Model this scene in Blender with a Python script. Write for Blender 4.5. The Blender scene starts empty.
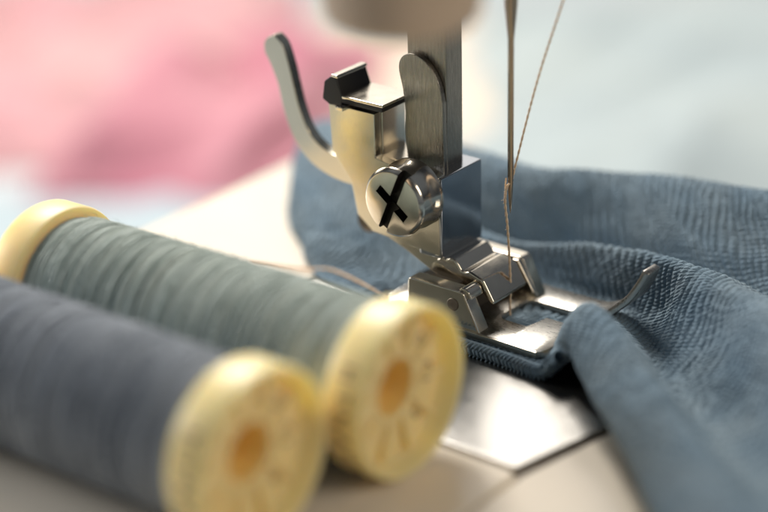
import bpy, bmesh, math, random
import numpy as np
from mathutils import Vector, Matrix

random.seed(7)
rng = np.random.default_rng(7)
scene = bpy.context.scene
C = scene.collection

# ------------------------------------------------------------------ camera
# one unit is one centimetre; x runs along the feed direction towards the toes of the
# foot, y runs across the machine away from the viewer, z is up; the needle is at x=y=0
cam_d = bpy.data.cameras.new('camera')
cam = bpy.data.objects.new('camera', cam_d)
C.objects.link(cam)
cr = Vector((0.793422, 0.608317, -0.020774))
cu = Vector((-0.229522, 0.330625, 0.915427))
cd = Vector((-0.563738, 0.721552, -0.401948))
m = Matrix((cr, cu, -cd)).transposed().to_4x4()
m.translation = Vector((13.5515, -19.8645, 11.5120))
cam.matrix_world = m
cam_d.lens = 100
cam_d.sensor_width = 36
cam_d.clip_start = 0.5
cam_d.clip_end = 1000
cam_d.dof.use_dof = True
cam_d.dof.focus_distance = 25.95
cam_d.dof.aperture_fstop = 0.076
scene.camera = cam

# ------------------------------------------------------------------ world, lamps, exposure
world = bpy.data.worlds.new('World')
scene.world = world
world.use_nodes = True
bg = world.node_tree.nodes['Background']
bg.inputs[0].default_value = (0.62, 0.78, 1.0, 1)
bg.inputs[1].default_value = 0.13
# made-up noise in place of an unseen room: soft dark and pale areas that the metal mirrors
_n = world.node_tree.nodes; _l = world.node_tree.links
_tc = _n.new('ShaderNodeTexCoord'); _no = _n.new('ShaderNodeTexNoise'); _no.inputs['Scale'].default_value = 1.6; _no.inputs['Detail'].default_value = 1
_r = _n.new('ShaderNodeValToRGB'); _r.color_ramp.elements[0].position = .38; _r.color_ramp.elements[1].position = .62
_r.color_ramp.elements[0].color = (.10, .12, .15, 1); _r.color_ramp.elements[1].color = (.85, .95, 1.1, 1)
_l.new(_tc.outputs['Generated'], _no.inputs['Vector']); _l.new(_no.outputs[0], _r.inputs[0]); _l.new(_r.outputs[0], bg.inputs[0])

def area(name, loc, target, sx, sy, power, col):
    l = bpy.data.lights.new(name, 'AREA')
    l.shape = 'RECTANGLE'; l.size = sx; l.size_y = sy
    l.energy = power; l.color = col
    o = bpy.data.objects.new(name, l); C.objects.link(o)
    o.location = loc
    o.rotation_euler = (Vector(target) - Vector(loc)).to_track_quat('-Z', 'Y').to_euler()
    return o
area('window_light', (-40, 52, 36), (0, 0, 0), 60, 30, 6800, (1.0, 0.95, 0.88))
area('upper_light', (-27, 21, 36), (0, 0, 0), 18, 18, 29000, (1.0, 0.94, 0.86))
area('left_fill', (-46, -18, 17), (0, 0, 0), 18, 18, 13500, (0.98, 0.97, 0.95))
area('warm_fill', (38, 3, 27), (0, -3, 0), 22, 22, 6500, (1.0, 0.90, 0.76))

scene.view_settings.view_transform = 'Standard'
scene.view_settings.look = 'None'
scene.view_settings.exposure = 0.2
scene.view_settings.gamma = 1
scene.view_settings.use_curve_mapping = False
try:
    scene.cycles.use_denoising = True
    scene.cycles.max_bounces = 8
    scene.cycles.sample_clamp_indirect = 6
    scene.cycles.caustics_reflective = False
    scene.cycles.caustics_refractive = False
except Exception:
    pass

# ------------------------------------------------------------------ materials
def mat(name, col, rough=0.5, metal=0.0, spec=0.5, var=0.0, vscale=3.0, bump=0.0, bscale=20.0,
        rvar=0.0, rscale=8.0, sheen=0.0, sss=0.0, sss_r=(1, .6, .3), sss_s=0.1, stretch=(1, 1, 1), coat=0.0, col2=None):
    mt = bpy.data.materials.new(name); mt.use_nodes = True
    nt = mt.node_tree; N = nt.nodes; L = nt.links
    b = N['Principled BSDF']
    b.inputs['Base Color'].default_value = (*col, 1)
    b.inputs['Roughness'].default_value = rough
    b.inputs['Metallic'].default_value = metal
    b.inputs['Specular IOR Level'].default_value = spec
    b.inputs['Sheen Weight'].default_value = sheen
    b.inputs['Coat Weight'].default_value = coat
    if sss:
        b.inputs['Subsurface Weight'].default_value = sss
        b.inputs['Subsurface Radius'].default_value = sss_r
        b.inputs['Subsurface Scale'].default_value = sss_s
    tc = N.new('ShaderNodeTexCoord')
    mp = N.new('ShaderNodeMapping'); mp.inputs['Scale'].default_value = stretch
    L.new(tc.outputs['Object'], mp.inputs[0])
    def noise(sc, det=4):
        n = N.new('ShaderNodeTexNoise'); n.inputs['Scale'].default_value = sc; n.inputs['Detail'].default_value = det
        L.new(mp.outputs[0], n.inputs['Vector']); return n
    if var or col2:
        n = noise(vscale)
        r = N.new('ShaderNodeValToRGB')
        c2 = col2 or tuple(c * (1 - var) for c in col)
        r.color_ramp.elements[0].position = .35; r.color_ramp.elements[1].position = .65
        r.color_ramp.elements[0].color = (*c2, 1); r.color_ramp.elements[1].color = (*col, 1)
        L.new(n.outputs[0], r.inputs[0]); L.new(r.outputs[0], b.inputs['Base Color'])
    if rvar:
        n = noise(rscale, 6)
        mr = N.new('ShaderNodeMapRange'); mr.inputs[1].default_value = .3; mr.inputs[2].default_value = .7
        mr.inputs[3].default_value = max(0.02, rough - rvar); mr.inputs[4].default_value = rough + rvar
        L.new(n.outputs[0], mr.inputs[0]); L.new(mr.outputs[0], b.inputs['Roughness'])
    if bump:
        n = noise(bscale, 5)
        bp = N.new('ShaderNodeBump'); bp.inputs['Strength'].default_value = bump; bp.inputs['Distance'].default_value = .02
        L.new(n.outputs[0], bp.inputs['Height']); L.new(bp.outputs[0], b.inputs['Normal'])
    return mt

M = {}
M['chrome'] = mat('polished_nickel', (.68, .62, .52), .17, 1, rvar=.04, rscale=6, bump=.015, bscale=14, var=.04, vscale=5)
M['satin'] = mat('satin_nickel', (.60, .56, .46), .17, 1, rvar=.04, rscale=5, bump=.02, bscale=30, var=.03, vscale=2)
M['brushed'] = mat('brushed_steel', (.33, .305, .26), .32, 1, rvar=.1, rscale=14, bump=.18, bscale=9, stretch=(9, 9, .5), var=.25, vscale=6)
M['worn'] = mat('worn_nickel', (.40, .385, .355), .30, 1, rvar=.06, rscale=12, bump=.12, bscale=16, var=.12, vscale=9, stretch=(1, 6, 1))
M['dull'] = mat('dull_brown_metal', (.23, .19, .15), .42, .9, rvar=.08, bump=.05, var=.2)
M['block'] = mat('reflection_dark_nickel', (.38, .40, .43), .13, 1, rvar=.03, rscale=6, bump=.01, bscale=14)  # nickel base darkened to stand in for the block's dark reflection
M['dark'] = mat('black_steel_and_hole_shade', (.012, .011, .010), .38, .2, bump=.03)  # black steel of the clip, also the shade in the side plate's hole
M['bronze'] = mat('tan_metal', (.60, .45, .32), .5, .0, var=.1)
M['plate'] = mat('satin_steel_plate', (.52, .505, .48), .33, 1, rvar=.04, rscale=5, bump=.015, bscale=30)
M['bed'] = mat('cream_enamel', (.84, .765, .65), .20, 0, spec=.4, var=.03, vscale=1.5, bump=.01, bscale=40)
M['groove'] = mat('groove_brown', (.10, .065, .035), .6, 0, var=.3)  # dark brown floor of the joint round the plate
M['cap'] = mat('cream_plastic', (.97, .76, .38), .42, 0, spec=.45, sss=.55, sss_r=(1.0, .72, .34), sss_s=.45, var=.04, bump=.02)
M['ink'] = mat('ink', (.14, .10, .06), .6)
M['amber'] = mat('amber_plastic', (.98, .70, .25), .45, 0, sss=.3, sss_s=.2)
M['table'] = mat('table', (.46, .50, .52), .55, 0, var=.06, vscale=.2)
M['needle'] = mat('needle_steel', (.31, .25, .19), .2, 1, rvar=.05)

def thread_mat(name, c1, c2):
    mt = mat(name, c1, .75, 0, spec=.25, sheen=.3, col2=c2, vscale=1.2, stretch=(15, .5, .5))
    nt = mt.node_tree; N = nt.nodes; L = nt.links; b = N['Principled BSDF']
    tc = N.new('ShaderNodeTexCoord')
    w = N.new('ShaderNodeTexNoise'); w.inputs['Scale'].default_value = 38; w.inputs['Detail'].default_value = 4
    mp = N.new('ShaderNodeMapping'); mp.inputs['Scale'].default_value = (2.6, .35, .35); L.new(tc.outputs['Object'], mp.inputs[0])
    L.new(mp.outputs[0], w.inputs['Vector'])
    bp = N.new('ShaderNodeBump'); bp.inputs['Strength'].default_value = .6; bp.inputs['Distance'].default_value = .02
    L.new(w.outputs[0], bp.inputs['Height']); L.new(bp.outputs[0], b.inputs['Normal'])
    b.inputs['Sheen Roughness'].default_value = .5
    return mt
M['sage'] = thread_mat('sage_thread', (.50, .57, .535), (.36, .43, .41))
M['grey'] = thread_mat('slate_thread', (.32, .36, .415), (.22, .255, .305))
M['tan'] = mat('tan_thread', (.98, .64, .42), .7, 0, spec=.2, sheen=.5, var=.15, vscale=30, sss=.5, sss_r=(1, .7, .5), sss_s=.05)

def cloth_mat(name, c1, c2, rib=True):
    mt = bpy.data.materials.new(name); mt.use_nodes = True
    nt = mt.node_tree; N = nt.nodes; L = nt.links; b = N['Principled BSDF']
    b.inputs['Roughness'].default_value = .9
    b.inputs['Specular IOR Level'].default_value = .15
    b.inputs['Sheen Weight'].default_value = .25
    b.inputs['Sheen Roughness'].default_value = .45
    b.inputs['Sheen Tint'].default_value = (.75, .85, .9, 1)
    tc = N.new('ShaderNodeTexCoord')
    n = N.new('ShaderNodeTexNoise'); n.inputs['Scale'].default_value = 1.1; n.inputs['Detail'].default_value = 3
    L.new(tc.outputs['UV'], n.inputs['Vector'])
    r = N.new('ShaderNodeValToRGB'); r.color_ramp.elements[0].position = .3; r.color_ramp.elements[1].position = .7
    r.color_ramp.elements[0].color = (*c2, 1); r.color_ramp.elements[1].color = (*c1, 1)
    L.new(n.outputs[0], r.inputs[0]); L.new(r.outputs[0], b.inputs['Base Color'])
    if rib:
        # fine slanted stitches between the ribs
        mp = N.new('ShaderNodeMapping'); mp.inputs['Rotation'].default_value = (0, 0, math.radians(35))
        L.new(tc.outputs['UV'], mp.inputs[0])
        w = N.new('ShaderNodeTexWave'); w.wave_type = 'BANDS'; w.bands_direction = 'X'
        w.inputs['Scale'].default_value = 8.5; w.inputs['Distortion'].default_value = 5; w.inputs['Detail'].default_value = 2
        w.inputs['Detail Scale'].default_value = 1.6
        L.new(mp.outputs[0], w.inputs['Vector'])
        n2 = N.new('ShaderNodeTexNoise'); n2.inputs['Scale'].default_value = 45; n2.inputs['Detail'].default_value = 3
        L.new(tc.outputs['UV'], n2.inputs['Vector'])
        ad = N.new('ShaderNodeMath'); ad.operation = 'MULTIPLY_ADD'; ad.inputs[1].default_value = .5
        L.new(n2.outputs[0], ad.inputs[0]); L.new(w.outputs['Fac'], ad.inputs[2])
        bp = N.new('ShaderNodeBump'); bp.inputs['Strength'].default_value = .55; bp.inputs['Distance'].default_value = .02
        L.new(ad.outputs[0], bp.inputs['Height']); L.new(bp.outputs[0], b.inputs['Normal'])
    return mt
M['cloth'] = cloth_mat('slate_blue_crepe', (.21, .275, .325), (.15, .225, .295))
M['pink'] = cloth_mat('rose_cotton', (.54, .27, .31), (.44, .16, .22), False)
M['salmon'] = cloth_mat('salmon_cotton', (.57, .36, .36), (.52, .27, .30), False)
M['paleblue'] = cloth_mat('pale_blue_cotton', (.44, .51, .54), (.38, .46, .51), False)
M['greyblue'] = cloth_mat('pale_grey_cotton', (.42, .475, .48), (.34, .40, .425), False)
M['cream'] = cloth_mat('cream_cotton', (.74, .66, .55), (.70, .60, .5), False)

# ------------------------------------------------------------------ helpers
def put(o, parent=None, label=None, cat=None, group=None, kind=None):
    C.objects.link(o)
    if parent is not None: o.parent = parent
    if label: o['label'] = label
    if cat: o['category'] = cat
    if group: o['group'] = group
    if kind: o['kind'] = kind
    return o
def empty(name, loc=(0, 0, 0), **k):
    o = bpy.data.objects.new(name, None); o.location = loc; o.empty_display_size = .3
    return put(o, **k)
def from_bm(name, bm, m, parent=None, smooth=True, sharp=38, wn=True, **k):
    bmesh.ops.recalc_face_normals(bm, faces=bm.faces)
    if smooth:
        for f in bm.faces: f.smooth = True
        for e in bm.edges:
            if len(e.link_faces) == 2 and e.calc_face_angle(0) > math.radians(sharp): e.smooth = False
    me = bpy.data.meshes.new(name); bm.to_mesh(me); bm.free()
    me.materials.append(m)
    o = bpy.data.objects.new(name, me)
    if wn:
        w = o.modifiers.new('wn', 'WEIGHTED_NORMAL'); w.keep_sharp = True
    if parent is not None and k.pop('rel', True):
        me.transform(Matrix.Translation(-parent.location))
    return put(o, parent, **k)
def from_np(name, v, f, m, parent=None, uv=None, **k):
    me = bpy.data.meshes.new(name)
    v = np.asarray(v, dtype=np.float32)
    if parent is not None: v = v - np.array(parent.location, dtype=np.float32)
    f = np.asarray(f, dtype=np.int32)
    me.vertices.add(len(v)); me.vertices.foreach_set('co', v.ravel())
    n = f.shape[1]
    me.loops.add(f.size); me.loops.foreach_set('vertex_index', f.ravel())
    me.polygons.add(len(f)); me.polygons.foreach_set('loop_start', np.arange(0, f.size, n, dtype=np.int32))
    me.polygons.foreach_set('loop_total', np.full(len(f), n, dtype=np.int32))
    me.polygons.foreach_set('use_smooth', np.ones(len(f), dtype=bool))
    me.update(calc_edges=True)
    if uv is not None:
        l = me.uv_layers.new(name='UVMap'); l.data.foreach_set('uv', uv[f.ravel()].astype(np.float32).ravel())
    me.materials.append(m)
    return put(bpy.data.objects.new(name, me), parent, **k)

def prism(bm, poly, y0, y1, bevel=0.02, seg=2, inset=None):
    """closed profile in x-z swept from y0 to y1"""
    b = bmesh.new()
    a = [b.verts.new((x, y0, z)) for x, z in poly]
    c = [b.verts.new((x, y1, z)) for x, z in poly]
    b.faces.new(a); b.faces.new(c[::-1])
    n = len(poly)
    for i in range(n):
        j = (i + 1) % n; b.faces.new((a[i], a[j], c[j], c[i]))
    bmesh.ops.recalc_face_normals(b, faces=b.faces)
    if bevel:
        es = [e for e in b.edges if len(e.link_faces) == 2 and e.calc_face_angle(0) > math.radians(28)]
        bmesh.ops.bevel(b, geom=es, offset=bevel, segments=seg, profile=.5, affect='EDGES', clamp_overlap=True)
    if inset:
        d = Vector(inset[0]).normalized()
        fs = [f for f in b.faces if f.normal.dot(d) > .985 and f.calc_area() > .05]
        bmesh.ops.inset_region(b, faces=fs, thickness=inset[1], depth=0)
        bmesh.ops.inset_region(b, faces=fs, thickness=.012, depth=inset[2])
    merge(bm, b)
def merge(bm, b):
    me = bpy.data.meshes.new('t'); b.to_mesh(me); b.free(); bm.from_mesh(me); bpy.data.meshes.remove(me)
def boxp(bm, x0, x1, y0, y1, z0, z1, bevel=.02):
    prism(bm, [(x0, z0), (x1, z0), (x1, z1), (x0, z1)], y0, y1, bevel)
def lathe(bm, prof, axis='y', org=(0, 0, 0), n=64):
    """profile of (radius, distance along axis)"""
    rings = []
    for r, t in prof:
        ring = []
        for k in range(n if r > 1e-5 else 1):
            a = 2 * math.pi * k / n
            c, s = r * math.cos(a), r * math.sin(a)
            p = {'y': (c, t, s), 'x': (t, c, s), 'z': (c, s, t)}[axis]
            ring.append(bm.verts.new(Vector(p) + Vector(org)))
        rings.append(ring)
    for A, B in zip(rings, rings[1:]):
        if len(A) == 1 and len(B) == 1: continue
        for k in range(n):
            j = (k + 1) % n
            if len(A) == 1: bm.faces.new((A[0], B[j], B[k]))
            elif len(B) == 1: bm.faces.new((A[k], A[j], B[0]))
            else: bm.faces.new((A[k], A[j], B[j], B[k]))
def catmull(P, n):
    """P (k,3) points -> n points through them"""
    P = np.asarray(P, float); k = len(P)
    t = np.linspace(0, k - 1, n); i = np.clip(t.astype(int), 0, k - 2); u = (t - i)[:, None]
    g = lambda j: P[np.clip(j, 0, k - 1)]
    p0 = np.where((i == 0)[:, None], 2 * g(i) - g(i + 1), g(i - 1)); p3 = np.where((i == k - 2)[:, None], 2 * g(i + 1) - g(i), g(i + 2))
    p1, p2 = g(i), g(i + 1)
    return .5 * ((2 * p1) + (-p0 + p2) * u + (2 * p0 - 5 * p1 + 4 * p2 - p3) * u ** 2 + (-p0 + 3 * p1 - 3 * p2 + p3) * u ** 3)
def tube_np(path, r, n=8):
    path = np.asarray(path, float); T = np.gradient(path, axis=0); T /= np.linalg.norm(T, axis=1)[:, None] + 1e-9
    ref = np.array([0, 0, 1.0]) if abs(T[:, 2]).mean() < .8 else np.array([1.0, 0, 0])
    A = np.cross(T, ref); A /= np.linalg.norm(A, axis=1)[:, None] + 1e-9; B = np.cross(T, A)
    r = np.broadcast_to(np.asarray(r, float), (len(path),))[:, None, None]
    th = np.linspace(0, 2 * math.pi, n, endpoint=False)
    V = path[:, None] + r * (np.cos(th)[None, :, None] * A[:, None] + np.sin(th)[None, :, None] * B[:, None])
    m_ = len(path); i, j = np.meshgrid(np.arange(m_ - 1), np.arange(n), indexing='ij'); j2 = (j + 1) % n
    F = np.stack([i * n + j, i * n + j2, (i + 1) * n + j2, (i + 1) * n + j], -1).reshape(-1, 4)
    return V.reshape(-1, 3), F
def join_np(parts):
    vs, fs, o = [], [], 0
    for v, f in parts: vs.append(v); fs.append(f + o); o += len(v)
    return np.concatenate(vs), np.concatenate(fs)
def twist(path, r, pitch, plies=2, rt=None, n=7):
    """a twisted yarn: plies strands winding round the path"""
    path = np.asarray(path, float); s = np.r_[0, np.cumsum(np.linalg.norm(np.diff(path, axis=0), axis=1))]
    T = np.gradient(path, axis=0); T /= np.linalg.norm(T, axis=1)[:, None] + 1e-9
    ref = np.array([0, 0, 1.0]) if abs(T[:, 2]).mean() < .8 else np.array([1.0, 0, 0])
    A = np.cross(T, ref); A /= np.linalg.norm(A, axis=1)[:, None]; B = np.cross(T, A)
    out = []
    for k in range(plies):
        a = (2 * math.pi * s / pitch + 2 * math.pi * k / plies)[:, None]
        out.append(tube_np(path + r * .5 * (np.cos(a) * A + np.sin(a) * B), rt or r * .62, n))
    return join_np(out)
def vnoise(x, y, seed=0):
    """smooth value noise on arrays, about -1..1"""
    r = np.random.default_rng(seed); G = r.random((64, 64)) * 2 - 1
    xi = np.floor(x).astype(int); yi = np.floor(y).astype(int); fx = x - xi; fy = y - yi
    fx = fx * fx * (3 - 2 * fx); fy = fy * fy * (3 - 2 * fy)
    g = lambda a, b_: G[a % 64, b_ % 64]
    return (g(xi, yi) * (1 - fx) + g(xi + 1, yi) * fx) * (1 - fy) + (g(xi, yi + 1) * (1 - fx) + g(xi + 1, yi + 1) * fx) * fy

# ------------------------------------------------------------------ setting: table, machine bed, needle plate
bm = bmesh.new()
b_ = [bm.verts.new(p) for p in ((-260, -260, -6), (260, -260, -6), (260, 300, -6), (-260, 300, -6))]; bm.faces.new(b_)
from_bm('table_top', bm, M['table'], wn=False, kind='structure')

def slab(bm, poly, z0, z1, bevel=.03):
    b = bmesh.new()
    lo = [b.verts.new((x, y, z0)) for x, y in poly]; hi = [b.verts.new((x, y, z1)) for x, y in poly]
    b.faces.new(lo[::-1]); b.faces.new(hi); n = len(poly)
    for i in range(n): j = (i + 1) % n; b.faces.new((lo[i], lo[j], hi[j], hi[i]))
    if bevel:
        es = [e for e in b.edges if all(v.co.z > z1 - 1e-4 for v in e.verts) or abs(e.verts[0].co.z - e.verts[1].co.z) > .5 * (z1 - z0)]
        bmesh.ops.bevel(b, geom=es, offset=bevel, segments=3, profile=.5, affect='EDGES', clamp_overlap=True)
    merge(bm, b)
bed = empty('machine_bed', (0, 0, -5.99), label='cream enamelled bed of the sewing machine under spools and cloth', cat='machine bed')
GC = (2.15, -2.96)      # front corner of the needle plate
bm = bmesh.new()        # the enamelled cover: pieces round the plate, each a real slab
slab(bm, [(-5.95, -2.99), (-5.95, -9.5), (2.16, -9.5), (2.16, -3.035), (2.05, -3.02)], -5.98, .0, .035)
from_bm('bed_cover', bm, M['bed'], bed)
bm = bmesh.new()
slab(bm, [(2.185, -9.5), (7.5, -9.5), (7.5, 4.6), (3.29, 4.6), (2.55, -1.48), (2.235, -3.02)], -5.98, -.002, .035)
from_bm('front_cover', bm, M['bed'], bed)
bm = bmesh.new()
slab(bm, [(-5.95, -2.90), (-2.9, -2.90), (-2.9, 4.6), (-5.95, 4.6)], -5.98, .0, .06)
from_bm('rear_cover', bm, M['bed'], bed)
bm = bmesh.new()
slab(bm, [(-2.9, -3.1), (2.2, -3.1), (2.6, -1.5), (3.29, 4.58), (-2.9, 4.58)], -5.9, -.09, .01)
from_bm('groove_floor', bm, M['groove'], bed)
bm = bmesh.new()
slab(bm, [(-2.84, -2.93), (2.10, -2.93), (2.42, -1.48), (3.17, 4.55), (-2.84, 4.55)], -.088, .004, .03)
plate = from_bm('needle_plate', bm, M['plate'], label='satin steel needle plate let into the cream bed below the foot', cat='needle plate')

# ------------------------------------------------------------------ fabric under the foot
ST = [
 [(-2.95,-.22,.03),(-3.15,-.05,.03),(-3.4,.15,.03),(-3.65,.38,.03),(-3.95,.6,.03),(-4.25,.85,.03),(-4.55,1.15,.03),(-4.8,1.5,.03),(-5.1,1.95,.03),(-5.35,2.45,.03),(-5.5,2.95,.03),(-5.5,3.4,.03),(-5.4,3.8,.03)],
 [(-2.75,-.34,.03),(-2.9,-.14,.10),(-3.08,.05,.24),(-3.3,.27,.32),(-3.52,.47,.40),(-3.75,.68,.50),(-4.02,.92,.55),(-4.3,1.22,.63),(-4.6,1.62,.74),(-4.9,2.1,.82),(-5.15,2.6,.82),(-5.2,3.1,.55),(-5.1,3.5,.03)],
 [(-2.0,-.48,.04),(-2.05,-.22,.08),(-2.1,0,.14),(-2.2,.2,.24),(-2.3,.4,.34),(-2.4,.6,.45),(-2.5,.82,.57),(-2.6,1.05,.72),(-2.75,1.3,.88),(-2.95,1.7,1.05),(-3.15,2.25,1.14),(-3.2,2.9,.8),(-2.9,3.3,.03)],
 [(-.9,-.85,.06),(-.9,-.5,.08),(-.9,0,.08),(-.9,.5,.08),(-.9,.85,.10),(-.9,1.08,.22),(-.92,1.27,.44),(-.94,1.45,.36),(-.98,1.6,.26),(-1.05,1.75,.65),(-1.25,2.1,1.2),(-1.35,2.6,.9),(-1.35,3.3,.03)],
 [(.2,-.88,.06),(.2,-.5,.08),(.2,0,.08),(.2,.6,.08),(.2,.98,.09),(.22,1.16,.32),(.24,1.45,.62),(.2,1.72,.42),(.12,1.9,.2),(-.02,2.1,.62),(-.3,2.55,1.2),(-.3,3.0,.9),(-.3,3.7,.03)],
 [(.92,-.92,.05),(.9,-.5,.085),(.9,0,.085),(.95,.55,.09),(1.0,.92,.10),(1.05,1.06,.40),(1.1,1.33,.75),(1.05,1.66,.5),(.95,1.95,.2),(.8,2.25,.62),(.55,2.85,1.2),(.5,3.3,.9),(.5,3.9,.03)],
 [(1.22,-.98,.05),(1.20,-.80,.30),(1.26,-.50,.62),(1.46,-.10,.44),(1.52,.40,.12),(1.64,.78,.30),(1.72,1.1,.85),(1.75,1.48,.62),(1.7,1.9,.22),(1.5,2.35,.62),(1.3,2.98,1.2),(1.25,3.4,.9),(1.25,4.1,.03)],
 [(1.60,-.95,.36),(1.48,-1.00,.76),(1.66,-.76,.99),(1.92,-.44,.62),(1.96,-.06,.20),(2.05,.32,.46),(2.14,.88,.95),(2.3,1.4,.7),(2.3,1.95,.22),(2.2,2.45,.62),(2.0,3.1,1.2),(1.95,3.5,.9),(1.95,4.2,.03)],
 [(2.10,-1.28,.12),(1.90,-1.38,.58),(2.26,-1.14,.94),(2.58,-.78,.62),(2.60,-.44,.34),(2.66,-.05,.62),(2.75,.56,1.04),(3.0,1.2,.75),(3.0,1.9,.25),(2.9,2.35,.65),(2.9,2.95,1.2),(2.9,3.4,.9),(2.9,4.2,.03)],
 [(2.74,-1.76,.06),(2.48,-1.88,.46),(2.92,-1.64,.86),(3.32,-1.24,.62),(3.38,-.90,.42),(3.40,-.45,.72),(3.41,.23,1.14),(3.7,1.0,.8),(3.7,1.8,.3),(3.7,2.3,.7),(3.7,2.8,1.2),(3.7,3.3,.9),(3.7,4.2,.03)],
 [(3.55,-2.52,.05),(3.32,-2.62,.42),(3.80,-2.38,.78),(4.28,-1.94,.60),(4.38,-1.50,.48),(4.44,-.95,.82),(4.49,-.38,1.24),(4.7,.5,.9),(4.7,1.5,.4),(4.7,2.2,.7),(4.7,2.7,1.2),(4.7,3.3,.9),(4.7,4.2,.03)],
 [(4.5,-3.55,.05),(4.35,-3.6,.42),(4.90,-3.30,.74),(5.45,-2.80,.62),(5.62,-2.25,.55),(5.8,-1.6,.9),(5.9,-1.0,1.25),(6.1,0,.9),(6.1,1.2,.4),(6.0,2.1,.8),(6.0,2.6,1.2),(6.0,3.3,.9),(6.0,4.2,.03)],
 [(5.6,-4.7,.05),(5.6,-4.6,.45),(6.1,-4.2,.70),(6.7,-3.7,.7),(6.9,-3.1,.6),(7.1,-2.3,1.0),(7.2,-1.6,1.25),(7.3,-.5,.9),(7.3,1.0,.5),(7.2,2.0,.8),(7.2,2.6,1.2),(7.2,3.3,.9),(7.2,4.2,.03)],
]
P = np.array(ST, float)
P[7, 6, 2] -= .06; P[8:, 6, 2] -= .12; P[8:, 5, 2] -= .12; P[8:, 7, 2] -= .15; P[3:, 10, 2] -= .09
for k_, dy_ in ((3, .12), (4, .22), (5, .20), (6, .16), (7, .22), (8, .22), (9, .15)):
    P[k_, 4, 1] += dy_ * .8; P[k_, 5, 1] += dy_ * .55; P[k_, 5, 2] -= .04
P[7, 3, 2] = .52; P[8:12, 3, 2] = (.36, .34, .34, .38); P[6:12, 4, 2] = (.08, .06, .07, .10, .14, .22); P[7, 5, 2] = .30; P[8, 5, 2] = .32; P[9:12, 5, 2] = (.42, .50, .62)
for k_, f_ in ((8, .22), (9, .25), (10, .25), (11, .2)):      # the roll is narrow: pull its right flank in
    P[k_, 3, :2] += f_ * (P[k_, 2, :2] - P[k_, 3, :2]); P[k_, 4, :2] += f_ * (P[k_, 3, :2] - P[k_, 4, :2])
# even density: more samples where the stations are long
def loft(P, nu, nv):
    A = np.stack([catmull(P[:, j], nu) for j in range(P.shape[1])], 1)
    return np.stack([catmull(A[i], nv) for i in range(nu)], 0)
NU, NV = 900, 560
S = loft(P, NU, NV)
du = np.linalg.norm(np.diff(S, axis=0), axis=2); dv = np.linalg.norm(np.diff(S, axis=1), axis=2)
U = np.concatenate([np.zeros((1, NV)), np.cumsum(du, 0)], 0); V = np.concatenate([np.zeros((NU, 1)), np.cumsum(dv, 1)], 1)
U = U - U[NU // 2][None, :] + 6; V = V - V[:, [NV // 2]] + 5
Tu = np.gradient(S, axis=0); Tv = np.gradient(S, axis=1); Nn = np.cross(Tu, Tv); Nn /= np.linalg.norm(Nn, axis=2)[..., None] + 1e-9
# broad soft dents, crepe puckers and ribs
u2 = U + .22 * vnoise(U * .9, V * .9, 1) + .05 * vnoise(U * 3.3, V * 3.3, 5)
v2 = V + .22 * vnoise(U * .8 + 9, V * .8, 2)
rib = np.sin(2 * math.pi * (u2 * .92 + v2 * .35) / .105)
rib = np.sign(rib) * np.abs(rib) ** .8
stitch = np.sin(2 * math.pi * (v2 - .55 * u2) / .058 + 1.6 * rib)
puck = vnoise(U * 3.2 + V * 1.6 + 3, V * 3.4 - U * 1.2 + 20, 7) * .6 + vnoise(U * 6.5 - V * 2, V * 6.0 + U + 9, 8) * .4
amp_rib = .0125 * (0.75 + .5 * vnoise(U * .6, V * .6, 11))
disp = .03 * vnoise(U * 1.1, V * 1.1, 3) + .018 * puck + amp_rib * rib + .006 * stitch
edge = np.clip(np.minimum(np.arange(NV), 30) / 30., 0.1, 1)[None, :]
S = S + Nn * (disp * edge)[..., None]
S[..., 2] = np.maximum(S[..., 2], .012)
i, j = np.meshgrid(np.arange(NU - 1), np.arange(NV - 1), indexing='ij')
F = np.stack([i * NV + j, (i + 1) * NV + j, (i + 1) * NV + j + 1, i * NV + j + 1], -1).reshape(-1, 4)
fabric = empty('sewing_fabric', (0, -.9, .02), label='slate blue crepe fabric fed under the metal presser foot in thick folds', cat='fabric')
fo = from_np('cloth_sheet', S.reshape(-1, 3), F, M['cloth'], fabric, uv=np.stack([U.ravel(), V.ravel()], 1))
sm = fo.modifiers.new('thick', 'SOLIDIFY'); sm.thickness = .05; sm.offset = 0

# turned and overlocked edge: looped yarns wrapped round a small roll
hem = np.array([(-1.7,-.46,.07),(-1.35,-.68,.08),(-.9,-.91,.09),(-.3,-.93,.09),(.2,-.95,.09),(.7,-.97,.09),(1.0,-1.0,.09),(1.2,-1.03,.13),(1.30,-1.03,.25),(1.42,-1.05,.38)])
hp = catmull(hem, 700); parts = [tube_np(hp, .085, 10)]
sl = np.r_[0, np.cumsum(np.linalg.norm(np.diff(hp, axis=0), axis=1))]
Lh = sl[-1]; nst = int(Lh / .062)
T = np.gradient(hp, axis=0); T /= np.linalg.norm(T, axis=1)[:, None]; A = np.cross(T, [0, 0, 1.]); A /= np.linalg.norm(A, axis=1)[:, None]; B = np.cross(A, T)
for k in range(nst):
    for row, (ph, dr) in enumerate(((-.9, 1), (-.05, -1), (.8, 1))):
        s0 = (k + .5 * (row % 2)) * .062 + random.uniform(-.006, .006); idx = min(int(np.searchsorted(sl, s0)), 697)
        t = np.linspace(-1, 1, 7)
        ang = ph + .48 * t
        r_ = .093 + .012 * (1 - t ** 2)
        c = hp[idx] + T[idx] * .0
        pth = c + T[idx] * (t * .036 * dr)[:, None] + (np.cos(ang) * r_)[:, None] * A[idx] + (np.sin(ang) * r_)[:, None] * B[idx]
        parts.append(tube_np(pth, .015 * np.sqrt(np.clip(1.15 - t ** 2, .1, 1)), 6))
v, f = join_np(parts)
uvh = np.stack([v[:, 0] * 3, v[:, 2] * 3 + v[:, 1]], 1)
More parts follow.
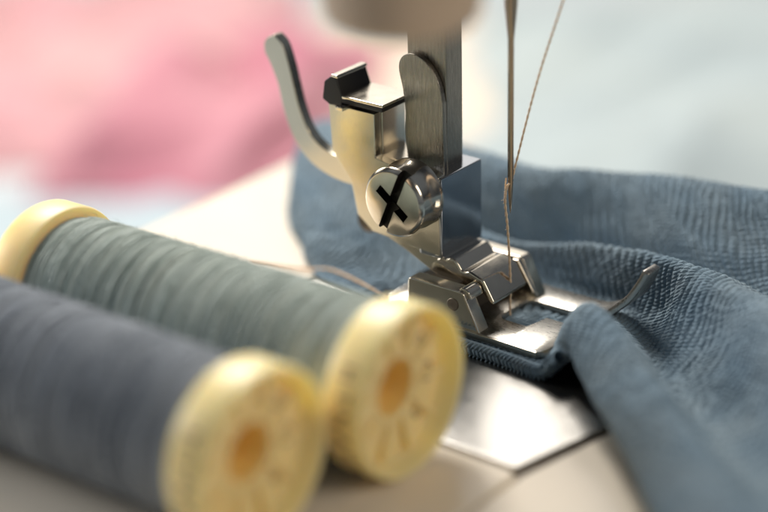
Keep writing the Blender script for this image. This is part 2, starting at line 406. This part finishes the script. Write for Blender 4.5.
from_np('overlock_stitching', v, f, M['cloth'], fabric, uv=uvh, kind='stuff')

# ------------------------------------------------------------------ presser foot
foot = empty('presser_foot', (-.3, 0, .1), label='polished snap-on presser foot with upturned toes pressing on the blue fabric', cat='presser foot')
path = np.array([(-1.50, .30), (-1.42, .25), (-1.35, .22), (-1.25, .205), (-1.0, .2), (0, .2), (.75, .2), (.92, .225), (1.08, .30), (1.23, .43), (1.40, .60), (1.52, .78), (1.60, .93), (1.635, 1.02)])
path3 = np.c_[path[:, 0], np.zeros(len(path)), path[:, 1]]
fine = catmull(path3, 400)
# stations where the outline changes, by x on the flat part and by arc length on the curls
xs = sorted(set([round(x, 3) for x in list(np.linspace(-1.45, -1.15, 7)) + [-.6, -.02, .0, .02, .06, .2, .38, .42, .45, .47, .5, .6, .75, .85, .92, .98, 1.04, 1.10, 1.15, 1.19, 1.22, 1.26, 1.32, 1.38, 1.44, 1.5, 1.55, 1.58, 1.61, 1.63]]))
def zx(x): return float(np.interp(x, fine[:, 0], fine[:, 2]))
bm = bmesh.new(); prev = None
def near_out(x):
    if x < -1.3: return -.80 + (-1.3 - x) * 1.6
    return -.80 if x < .96 else -.80 + .30 * min(1, ((x - .96) / .28)) ** 2.2
def far_out(x):
    if x < -1.1: return .50 + (x + 1.5) * .8
    return .92 if x < 1.1 else .92 - .22 * min(1, (x - 1.1) / .53) ** 1.6
for x in xs:
    a = .10
    if 0 <= x <= .46:
        a = -.24
        if x < .04: a = -.20
        if x > .42: a = -.12
    b2 = .42 if x > -1.1 else .02
    if x < .04 and x >= 0: b2 = .38
    z = zx(x)
    ys = [near_out(x), a, b2, far_out(x)]
    near_ok = x <= 1.24
    vs = [bm.verts.new((x, y, z)) for y in ys]
    if prev:
        px, pv = prev
        if near_ok: bm.faces.new((pv[0], vs[0], vs[1], pv[1]))
        if x <= 0.001: bm.faces.new((pv[1], vs[1], vs[2], pv[2]))
        bm.faces.new((pv[2], vs[2], vs[3], pv[3]))
    prev = (x, vs)
loose = [v for v in bm.verts if not v.link_faces]
bmesh.ops.delete(bm, geom=loose, context='VERTS')
sole = from_bm('sole_plate', bm, M['worn'], foot, wn=False)
s = sole.modifiers.new('thick', 'SOLIDIFY'); s.thickness = .095; s.offset = -1
# make sure the sheet thickens downward
me = sole.data
if sum(p.normal.z for p in me.polygons) < 0: s.offset = 1
bv = sole.modifiers.new('bev', 'BEVEL'); bv.width = .018; bv.segments = 2; bv.limit_method = 'ANGLE'; bv.angle_limit = math.radians(50)
# raised bright rim of the sole along the near side
bm = bmesh.new()
boxp(bm, -1.45, .93, -.815, -.775, .13, .215, .012)
from_bm('sole_rim', bm, M['chrome'], foot)
# clevis: two cheeks, a bridge between them, and the pin
cheek_poly = [(-1.02, .2), (-1.00, .66), (-.97, .695), (-.20, .695), (-.155, .67), (.08, .2)]
bm = bmesh.new(); prism(bm, cheek_poly, -.78, -.56, .022, 3); from_bm('cheek', bm, M['chrome'], foot)
bm = bmesh.new(); prism(bm, cheek_poly, .50, .70, .022, 3); from_bm('cheek', bm, M['chrome'], foot)
bm = bmesh.new(); prism(bm, [(-.98, .2), (-.98, .64), (-.42, .64), (-.36, .2)], -.555, .495, .02, 2); from_bm('bridge', bm, M['dull'], foot)
bm = bmesh.new(); lathe(bm, [(0, -.795), (.075, -.795), (.082, -.787), (.082, -.60)], 'y', (-.31, 0, .50), 28); from_bm('pin', bm, M['dull'], foot)
bm = bmesh.new()   # small bright roll at the front of the cheek
prism(bm, [(-.26, .60), (-.26, .69), (-.22, .725), (-.15, .725), (-.10, .69), (-.06, .60)], -.74, -.47, .02, 2)
from_bm('cheek_lip', bm, M['chrome'], foot)

# ------------------------------------------------------------------ ankle (foot holder) clamped to the presser bar
ankle = empty('foot_holder', (-1.2, 0, .5), label='nickel ankle clamped to the presser bar by a slotted screw', cat='foot holder')
side = [(-2.40, 2.60), (-1.68, 2.60), (-1.68, 2.03), (-1.52, 1.995), (-1.36, 2.00), (-1.22, 2.03), (-.88, 2.03), (-.71, 1.97), (-.70, .935), (-1.74, 1.02), (-1.98, 1.20), (-2.07, 1.62), (-2.36, 1.98)]
bm = bmesh.new(); prism(bm, side, -.503, -.36, .014, 2)
from_bm('side_plate', bm, M['satin'], ankle)
bm = bmesh.new(); boxp(bm, -2.38, -1.665, -.358, .12, 1.97, 2.592, .015)
from_bm('upper_block', bm, M['chrome'], ankle)
bm = bmesh.new(); prism(bm, [(-1.70, 1.90), (-1.36, 1.90), (-1.36, 1.985), (-1.70, 2.02)], -.355, .26, .012)
from_bm('ledge', bm, M['chrome'], ankle)
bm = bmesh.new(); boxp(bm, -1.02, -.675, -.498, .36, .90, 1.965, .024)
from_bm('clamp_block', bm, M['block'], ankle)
# stepped strip from the clamp block down to the front lug
prof = [(-.80, .86), (-.70, .925), (-.645, .90), (-.60, .925), (-.52, .925), (-.46, .87), (-.41, .80), (-.36, .80), (-.30, .825), (-.12, .765), (-.075, .735), (.075, .49), (.045, .45), (-.10, .58), (-.40, .68), (-.62, .74)]
bm = bmesh.new(); prism(bm, prof, -.46, .27, .026, 3)
from_bm('front_lug', bm, M['chrome'], ankle)
bm = bmesh.new(); prism(bm, [(-.16, .76), (-.08, .76), (.16, .38), (.10, .34)], .285, .345, .01)
from_bm('lug_arm', bm, M['chrome'], ankle)
bm = bmesh.new(); prism(bm, [(-1.7, 1.0), (-.72, .9), (-.3, .7), (-.15, .62), (-.3, .50), (-.75, .60), (-1.3, .85)], -.42, .22, .02)
from_bm('lower_arm', bm, M['satin'], ankle)
# clamp screw with crossed slots
def cut(o, cutter_bm):
    me = bpy.data.meshes.new('c'); bmesh.ops.recalc_face_normals(cutter_bm, faces=cutter_bm.faces); cutter_bm.to_mesh(me); cutter_bm.free()
    co = bpy.data.objects.new('c', me); C.objects.link(co); co.matrix_world = Matrix.Translation(o.parent.location)
    me.transform(Matrix.Translation(-o.parent.location))
    bo = o.modifiers.new('b', 'BOOLEAN'); bo.operation = 'DIFFERENCE'; bo.object = co; bo.solver = 'EXACT'
    for _m in list(o.modifiers):
        if _m.type == 'WEIGHTED_NORMAL': o.modifiers.remove(_m)
    bpy.context.view_layer.update()
    dg = bpy.context.evaluated_depsgraph_get()
    nm = bpy.data.meshes.new_from_object(o.evaluated_get(dg)); o.modifiers.clear(); o.data = nm
    bpy.data.objects.remove(co); bpy.data.meshes.remove(me)
bm = bmesh.new()
lathe(bm, [(0, -.985), (.39, -.985), (.405, -.980), (.438, -.94), (.445, -.92), (.43, -.80), (.43, -.66), (.445, -.62), (.445, -.53), (.40, -.505), (0, -.505)], 'y', (-1.06, 0, 1.72), 72)
screw = from_bm('clamp_screw', bm, M['chrome'], ankle)
cb = bmesh.new()
def slot(cb, ang, half, w, depth):
    c, s_ = math.cos(ang), math.sin(ang)
    pts = [(-half, -w), (half, -w), (half, w), (-half, w)]
    prism(cb, [(-1.06 + a * c - b * s_, 1.72 + a * s_ + b * c) for a, b in pts], -1.1, -.97 + depth, 0)
slot(cb, math.radians(67), .6, .062, .10)
cut(screw, cb)
cb = bmesh.new(); slot(cb, math.radians(-38), .26, .06, .12); cut(screw, cb)
screw.data.materials.append(mat('slot_shade_steel', (.035, .03, .026), .35, .7, bump=.1, bscale=40))  # slot faces coloured dark for the shade inside the cuts
for p in screw.data.polygons:
    p.use_smooth = True
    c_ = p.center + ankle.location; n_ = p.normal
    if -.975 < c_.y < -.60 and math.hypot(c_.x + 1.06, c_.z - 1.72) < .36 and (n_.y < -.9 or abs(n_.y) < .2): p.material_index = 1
screw.data.set_sharp_from_angle(angle=math.radians(25))
bm = bmesh.new(); lathe(bm, [(0, -.52), (.06, -.52), (.06, -.45)], 'y', (-1.70, 0, 1.57), 24); from_bm('hole_shade_disc', bm, M['dark'], ankle)  # black disc on the plate, painted shade in place of a hole
# rear release lever, spring clip, hinge pin
lev = catmull([(-3.60, 0, 3.14), (-3.46, 0, 3.02), (-3.32, 0, 2.68), (-3.22, 0, 2.30), (-3.06, 0, 1.95), (-2.82, 0, 1.74), (-2.50, 0, 1.64), (-2.10, 0, 1.62)], 40)
tg = np.gradient(lev, axis=0); tg /= np.linalg.norm(tg, axis=1)[:, None]; nr = np.c_[-tg[:, 2], tg[:, 0]]
w_ = np.interp(np.arange(40), [0, 2, 5, 12, 39], [.05, .15, .17, .13, .17])[:, None]
poly = [tuple(p) for p in (lev[:, [0, 2]] + nr * w_)] + [tuple(p) for p in (lev[:, [0, 2]] - nr * w_)[::-1]]
bm = bmesh.new(); prism(bm, poly, -.26, -.10, .018, 2)
from_bm('release_lever', bm, M['satin'], ankle)
bm = bmesh.new(); lathe(bm, [(0, .02), (.07, .02), (.07, -.02), (.155, -.04), (.17, -.02), (.17, .22), (0, .22)], 'y', (-2.20, 0, .90), 28)
from_bm('hinge_pin', bm, M['dull'], ankle)
bm = bmesh.new(); prism(bm, [(-2.14, 2.725), (-2.14, 2.765), (-1.50, 2.765), (-1.50, 2.725)], -.56, .06, .012)
from_bm('clip_plate', bm, M['chrome'], ankle)
bm = bmesh.new()
prism(bm, [(-2.16, 2.66), (-1.52, 2.66), (-1.52, 2.722), (-2.16, 2.722)], -.545, .07, .01)
prism(bm, [(-2.46, 2.66), (-2.34, 2.60), (-2.14, 2.64), (-2.14, 2.76), (-2.22, 2.97), (-2.30, 2.99), (-2.42, 2.90)], -.55, .05, .02)
from_bm('spring_clip', bm, M['dark'], ankle)
bm = bmesh.new(); prism(bm, [(-2.31, 2.975), (-2.20, 2.97), (-2.21, 3.01), (-2.30, 3.01)], -.55, .05, .008)
from_bm('clip_lit_edge', bm, M['chrome'], ankle)  # bright strip added as the light along the black clip's top edge
bm = bmesh.new(); prism(bm, [(-2.17, 2.60), (-2.05, 2.60), (-2.05, 2.65), (-2.17, 2.65)], -.66, -.36, .01)
from_bm('clip_tab', bm, M['chrome'], ankle)

# ------------------------------------------------------------------ presser bar and the post in front of it
bar = empty('presser_bar', (-1.1, 0, 1.9), label='upright flat steel presser bar rising behind the clamp screw', cat='presser bar')
bm = bmesh.new(); boxp(bm, -1.45, -.86, -.115, .22, 1.90, 9.0, .02)
from_bm('bar_shaft', bm, M['brushed'], bar)
lf = [(-1.40, 1.93), (-1.44, 2.30), (-1.43, 2.6), (-1.47, 2.9), (-1.52, 3.12), (-1.50, 3.25), (-1.42, 3.33), (-1.28, 3.36), (-1.12, 3.30), (-.99, 3.18), (-.90, 3.0), (-.86, 2.8), (-.85, 1.93)]
lf = [tuple(p) for p in catmull([(a_, 0, b_) for a_, b_ in lf[:-1]], 60)[:, [0, 2]]] + [lf[-1]]
bm = bmesh.new(); prism(bm, lf, -.20, -.12, .012, 2)
from_bm('bar_leaf', bm, M['brushed'], bar)
post = empty('machine_post', (1.44, -4.0, 5.0), label='blurred tan metal post of the machine head at the top edge', cat='machine post')
bm = bmesh.new(); lathe(bm, [(0, 4.42), (.60, 4.42), (.74, 4.50), (.80, 4.62), (.80, 9), (0, 9)], 'z', (1.44, -4.0, .78), 48)
from_bm('post_body', bm, M['bronze'], post)

# ------------------------------------------------------------------ needle and its thread
nd = empty('sewing_needle', (0, 0, 1.5), label='slim steel sewing needle threaded with tan thread above the foot', cat='needle')
bm = bmesh.new()
lathe(bm, [(0, 1.50), (.008, 1.54), (.020, 1.66), (.030, 1.80), (.037, 2.0), (.038, 3.72), (.045, 3.80), (.078, 4.15), (.085, 4.4), (.085, 9), (0, 9)], 'z', (0, 0, 0), 20)
for v in bm.verts:   # flattened scarf on the far side, thread groove on the near side
    if 1.8 < v.co.z < 3.8 and v.co.y < -.02: v.co.y += .010
from_bm('needle_shaft', bm, M['needle'], nd, wn=False)
up_ = catmull([(.012, .02, 1.90), (.03, .03, 2.05), (.235, .20, 3.17), (.53, .30, 4.22), (.80, .39, 5.2), (1.1, .48, 6.3)], 260)
dn = catmull([(.012, .03, 1.92), (-.012, -.05, 1.88), (-.038, -.055, 1.74), (-.036, -.05, 1.58), (-.022, -.03, 1.35), (-.010, -.01, 1.0), (.004, 0, .6), (.0, 0, .25), (0, 0, .06)], 260)
kn = catmull([(-.03, -.05, 1.98), (-.045, -.045, 1.86), (-.02, -.07, 1.76), (-.05, -.04, 1.66), (-.028, -.05, 1.56)], 60)
parts = [twist(up_, .010, .18, rt=.0100), twist(dn, .011, .18, rt=.0115), twist(kn, .010, .08)]
for k in range(46):      # loose fibres
    q_ = random.random() ** 1.6; p0 = np.array(dn[int(30 + q_ * 220)]); dr = rng.normal(size=3); dr /= np.linalg.norm(dr); l_ = random.uniform(.015, .035)
    parts.append(tube_np(np.array([p0, p0 + dr * l_ * .6, p0 + dr * l_ + rng.normal(size=3) * .01]), .0022, 4))
v, f = join_np(parts)
from_np('needle_thread', v, f, M['tan'], None, label='tan twisted thread running through the needle eye down into the foot slot', cat='thread')
tail = catmull([(-3.9, -.45, .025), (-3.5, -.32, .03), (-3.06, -.22, .06), (-2.78, -.18, .12), (-2.42, -.22, .13), (-1.91, -.34, .12), (-1.41, -.54, .13), (-1.0, -.84, .2)], 160)
v, f = twist(tail, .02, .12)
from_np('loose_thread', v, f, M['tan'], None, label='loose tan thread tail lying on the cream bed behind the foot', cat='thread')

# ------------------------------------------------------------------ thread spools
def winding(R, L0, L1, pitch, seed, hollow=0):
    nx, nt = 900, 110
    x = np.linspace(L0, L1, nx); th = np.linspace(0, 2 * math.pi, nt, endpoint=False)
    X, TH = np.meshgrid(x, th, indexing='ij')
    # strands laid at a slowly changing slant, in bunches with gaps
    lay = .10 * np.cos(TH + 1.1) + .05 * vnoise(X * 1.2, np.cos(TH) * 1.4 + 5, seed)
    Xs = X + pitch * TH / (2 * math.pi) + lay * vnoise(X * .9, X * 0 + .3, seed + 3)
    rib = np.abs(np.sin(math.pi * Xs / pitch)) ** .7
    k = np.floor(Xs / pitch).astype(int); hk = np.random.default_rng(seed).random(4096)
    r = R - .032 + .022 * rib * (0.55 + .9 * hk[k % 4096]) + .012 * (hk[(k // 5 + 77) % 4096] - .5)
    gap = hk[(k * 7 + 13) % 4096] > .86
    r = r - np.where(gap, .036, 0) +   .010 * vnoise(X * 2.2, np.sin(TH) + 3, seed + 9)
    taper = np.clip((X - L0) / .25, 0, 1)
    r = r - .035 * (1 - taper) ** 2
    Vv = np.stack([X, r * np.cos(TH), r * np.sin(TH)], -1).reshape(-1, 3)
    i, j = np.meshgrid(np.arange(nx - 1), np.arange(nt), indexing='ij'); j2 = (j + 1) % nt
    Ff = np.stack([i * nt + j, i * nt + j2, (i + 1) * nt + j2, (i + 1) * nt + j], -1).reshape(-1, 4)
    parts = [(Vv, Ff)]
    rr = random.Random(seed)
    for q in range(150):   # top strands that cross the lay beneath
        x0 = rr.uniform(L0 + .08, L1 - .35); sl = rr.choice([-1, 1]) * rr.uniform(.02, .30); a0 = rr.uniform(0, 6.28); sp = rr.uniform(2.0, 5.5)
        a = np.linspace(a0, a0 + sp, 46)
        xx = np.clip(x0 + sl * (a - a0) / 6.28 * 1.6, L0 + .02, L1 - .02)
        env = np.sin(np.linspace(0, math.pi, 46)) ** .3
        rad = R - .022 + .022 * env
        parts.append(tube_np(np.stack([xx, rad * np.cos(a), rad * np.sin(a)], -1), .0125, 5))
    for q in range(420):   # fuzz
        x0 = rr.uniform(L0 + .02, L1 - .02); a = rr.uniform(0, 6.28); n_ = np.array([0, math.cos(a), math.sin(a)]); t_ = np.array([rr.uniform(-1, 1), -math.sin(a), math.cos(a)])
        p0 = np.array([x0, R * math.cos(a), R * math.sin(a)]); l_ = rr.uniform(.03, .09)
        parts.append(tube_np(np.array([p0, p0 + n_ * l_ * .5 + t_ * l_ * .3, p0 + n_ * l_ * .55 + t_ * l_ * .9]), .0018, 3))
    return join_np(parts)

def letters(txt, size):
    cu_ = bpy.data.curves.new('t', 'FONT'); cu_.body = txt; cu_.size = size; cu_.extrude = .006; cu_.align_x = 'CENTER'; cu_.align_y = 'CENTER'
    o = bpy.data.objects.new('t', cu_); C.objects.link(o); bpy.context.view_layer.update()
    me = bpy.data.meshes.new_from_object(o.evaluated_get(bpy.context.evaluated_depsgraph_get()))
    bpy.data.objects.remove(o); bpy.data.curves.remove(cu_)
    return me
def spool(loc, rot, wm, seed, label, L=5.5, R=.98):
    """axis along local x; the face turned to the viewer is at x=0, the other end at -L"""
    root = empty('thread_spool', loc, label=label, cat='thread spool', group='wooden-coloured plastic spools of sewing thread lying on the bed')
    root.rotation_euler = (0, 0, rot)
    Z = Matrix.Identity(4)
    def part(name, prof, m, n=96, **k):
        bm = bmesh.new(); lathe(bm, prof, 'x', (0, 0, 0), n)
        return from_bm(name, bm, m, root, rel=False, sharp=45, wn=False, **k)
    # near cap: flange, dished face with an inner step and an open hub
    part('end_cap', [(R * .93, -.52), (R * .985, -.50), (R, -.46), (R, -.07), (R * .99, -.02), (R * .975, 0), (R * .95, -.004), (R * .93, -.03), (R * .915, -.10), (R * .89, -.24), (R * .86, -.27), (R * .40, -.25), (R * .36, -.23), (R * .34, -.25), (R * .33, -.28)], M['cap'])
    part('hub_bore', [(R * .33, -.28), (R * .30, -.85), (0, -.85)], M['amber'], 48)
    part('end_cap', [(R * .27, -L + 1.0), (R * .27, -L), (R * .955, -L), (R * .985, -L + .012), (R, -L + .05), (R, -L + .40), (R * .985, -L + .44), (R * .9, -L + .46), (R * .3, -L + .46)], M['cap'])
    for k in range(10):
        a = 2 * math.pi * (k + .35) / 10
        b_ = bmesh.new(); boxp(b_, -.275, -.17, -.02, .02, R * .42, R * .835, .008)
        bmesh.ops.rotate(b_, verts=b_.verts, cent=(0, 0, 0), matrix=Matrix.Rotation(a, 3, 'X'))
        from_bm('face_rib', b_, M['cap'], root, rel=False, wn=False)
    part('core', [(R * .5, -L + .45), (R * .5, -.5)], M['cap'], 48)
    v, f = winding(R * .90, -L + .455, -.515, .046, seed)
    w = from_np('thread_winding', v, f, wm, None); w.parent = root
    # print on the dished face and on the flange
    def glyph(t, size, M4):
        me = letters(t, size); me.transform(M4); me.materials.clear(); me.materials.append(M['ink'])
        o = bpy.data.objects.new('printed_letter', me); put(o, root)
    for t, ang in (('D', 38), ('C', 0), ('4', -12), ('2', -52), ('o', 75)):
        a = math.radians(ang); r = R * .62
        B3 = Matrix(((0, 0, 1), (-1, 0, 0), (0, 1, 0)))
        B3 = Matrix(((0, 0, 1), (1, 0, 0), (0, 1, 0)))
        M4 = Matrix.Translation((-.262, r * math.cos(a), r * math.sin(a))) @ Matrix.Rotation(a - math.pi / 2, 4, 'X') @ B3.to_4x4()
        glyph(t, .19, M4)
    for k, t in enumerate('HTNAHM'):
        a = math.radians(148 + 15 * k)      # on the flange side that faces the viewer
        n_ = Vector((0, math.cos(a), math.sin(a))); up = Vector((1, 0, 0)); rt = up.cross(n_)
        B3 = Matrix((rt, up, n_)).transposed()
        glyph(t, .25, Matrix.Translation(n_ * (R + .001) + Vector((-.25, 0, 0))) @ B3.to_4x4())
    return root
spool((1.28, -3.69, .982), math.radians(1.5), M['sage'], 3, 'sage green thread spool with cream end caps lying nearest the presser foot')
spool((.93, -5.70, .982), math.radians(0.0), M['grey'], 8, 'slate grey thread spool with cream end caps at the lower left, nearest the viewer')

# ------------------------------------------------------------------ cloths lying on the table behind
def heap(name, cx, cy, rx, ry, ang, folds, H, m, label, seed, n=150, group=None):
    t = np.linspace(-1, 1, n); A, B = np.meshgrid(t, t, indexing='ij')
    w = 1 + .10 * vnoise(A * 2 + 4, B * 2 + 4, seed)
    X, Y = A * rx * w, B * ry * w
    r = np.clip(np.maximum(np.abs(A), np.abs(B)), 0, 1)
    dome = (1 - r ** 4)
    f_ = 0
    for k, (wl, an, am) in enumerate(folds):
        ph = (X * math.cos(an) + Y * math.sin(an)) / wl + 1.1 * vnoise(X / wl * .35, Y / wl * .35, seed + k)
        f_ = f_ + am * (1 - np.abs(np.sin(math.pi * ph)) ** .8)
    Zz = -5.97 + dome * (H * (.6 + .4 * vnoise(A * 1.5 + 1, B * 1.5 + 2, seed + 20)) + f_)
    c, s_ = math.cos(ang), math.sin(ang)
    v = np.stack([cx + X * c - Y * s_, cy + X * s_ + Y * c, Zz], -1).reshape(-1, 3)
    i, j = np.meshgrid(np.arange(n - 1), np.arange(n - 1), indexing='ij')
    f = np.stack([i * n + j, (i + 1) * n + j, (i + 1) * n + j + 1, i * n + j + 1], -1).reshape(-1, 4)
    o = from_np(name, v, f, m, None, uv=np.stack([X.ravel() * .2, Y.ravel() * .2], 1), label=label, cat='cloth')
    sm_ = o.modifiers.new('thick', 'SOLIDIFY'); sm_.thickness = .08
    return o
R_ = math.radians
heap('folded_cloth', -25.2, 16.6, 6.3, 7.6, R_(38), [(3.2, .5, .7), (1.9, 1.5, .3)], 1.0, M['salmon'], 'soft salmon pink cloth heaped in the blurred upper left corner', 31)
heap('folded_cloth', -18.9, 15.8, 3.6, 5.4, R_(30), [(2.8, .2, .8), (1.7, 1.9, .4)], 1.3, M['pink'], 'deep rose pink cloth heaped behind the ankle lever', 32)
heap('folded_cloth', -17.0, 8.2, 5.2, 2.2, R_(38), [(2.6, .8, .4)], .4, M['paleblue'], 'pale blue cloth in front of the pink heaps at the left edge', 33)
heap('folded_cloth', -16.4, 19.8, 2.4, 6.0, R_(38), [(2.8, .8, .4)], .8, M['cream'], 'cream cloth glowing behind the presser bar', 34)
heap('folded_cloth', -9.5, 22.5, 7.0, 9.5, R_(38), [(5.5, .9, .8), (3.0, 2.0, .35)], 1.0, M['greyblue'], 'pale grey-blue cloth spread across the blurred upper right background', 35)
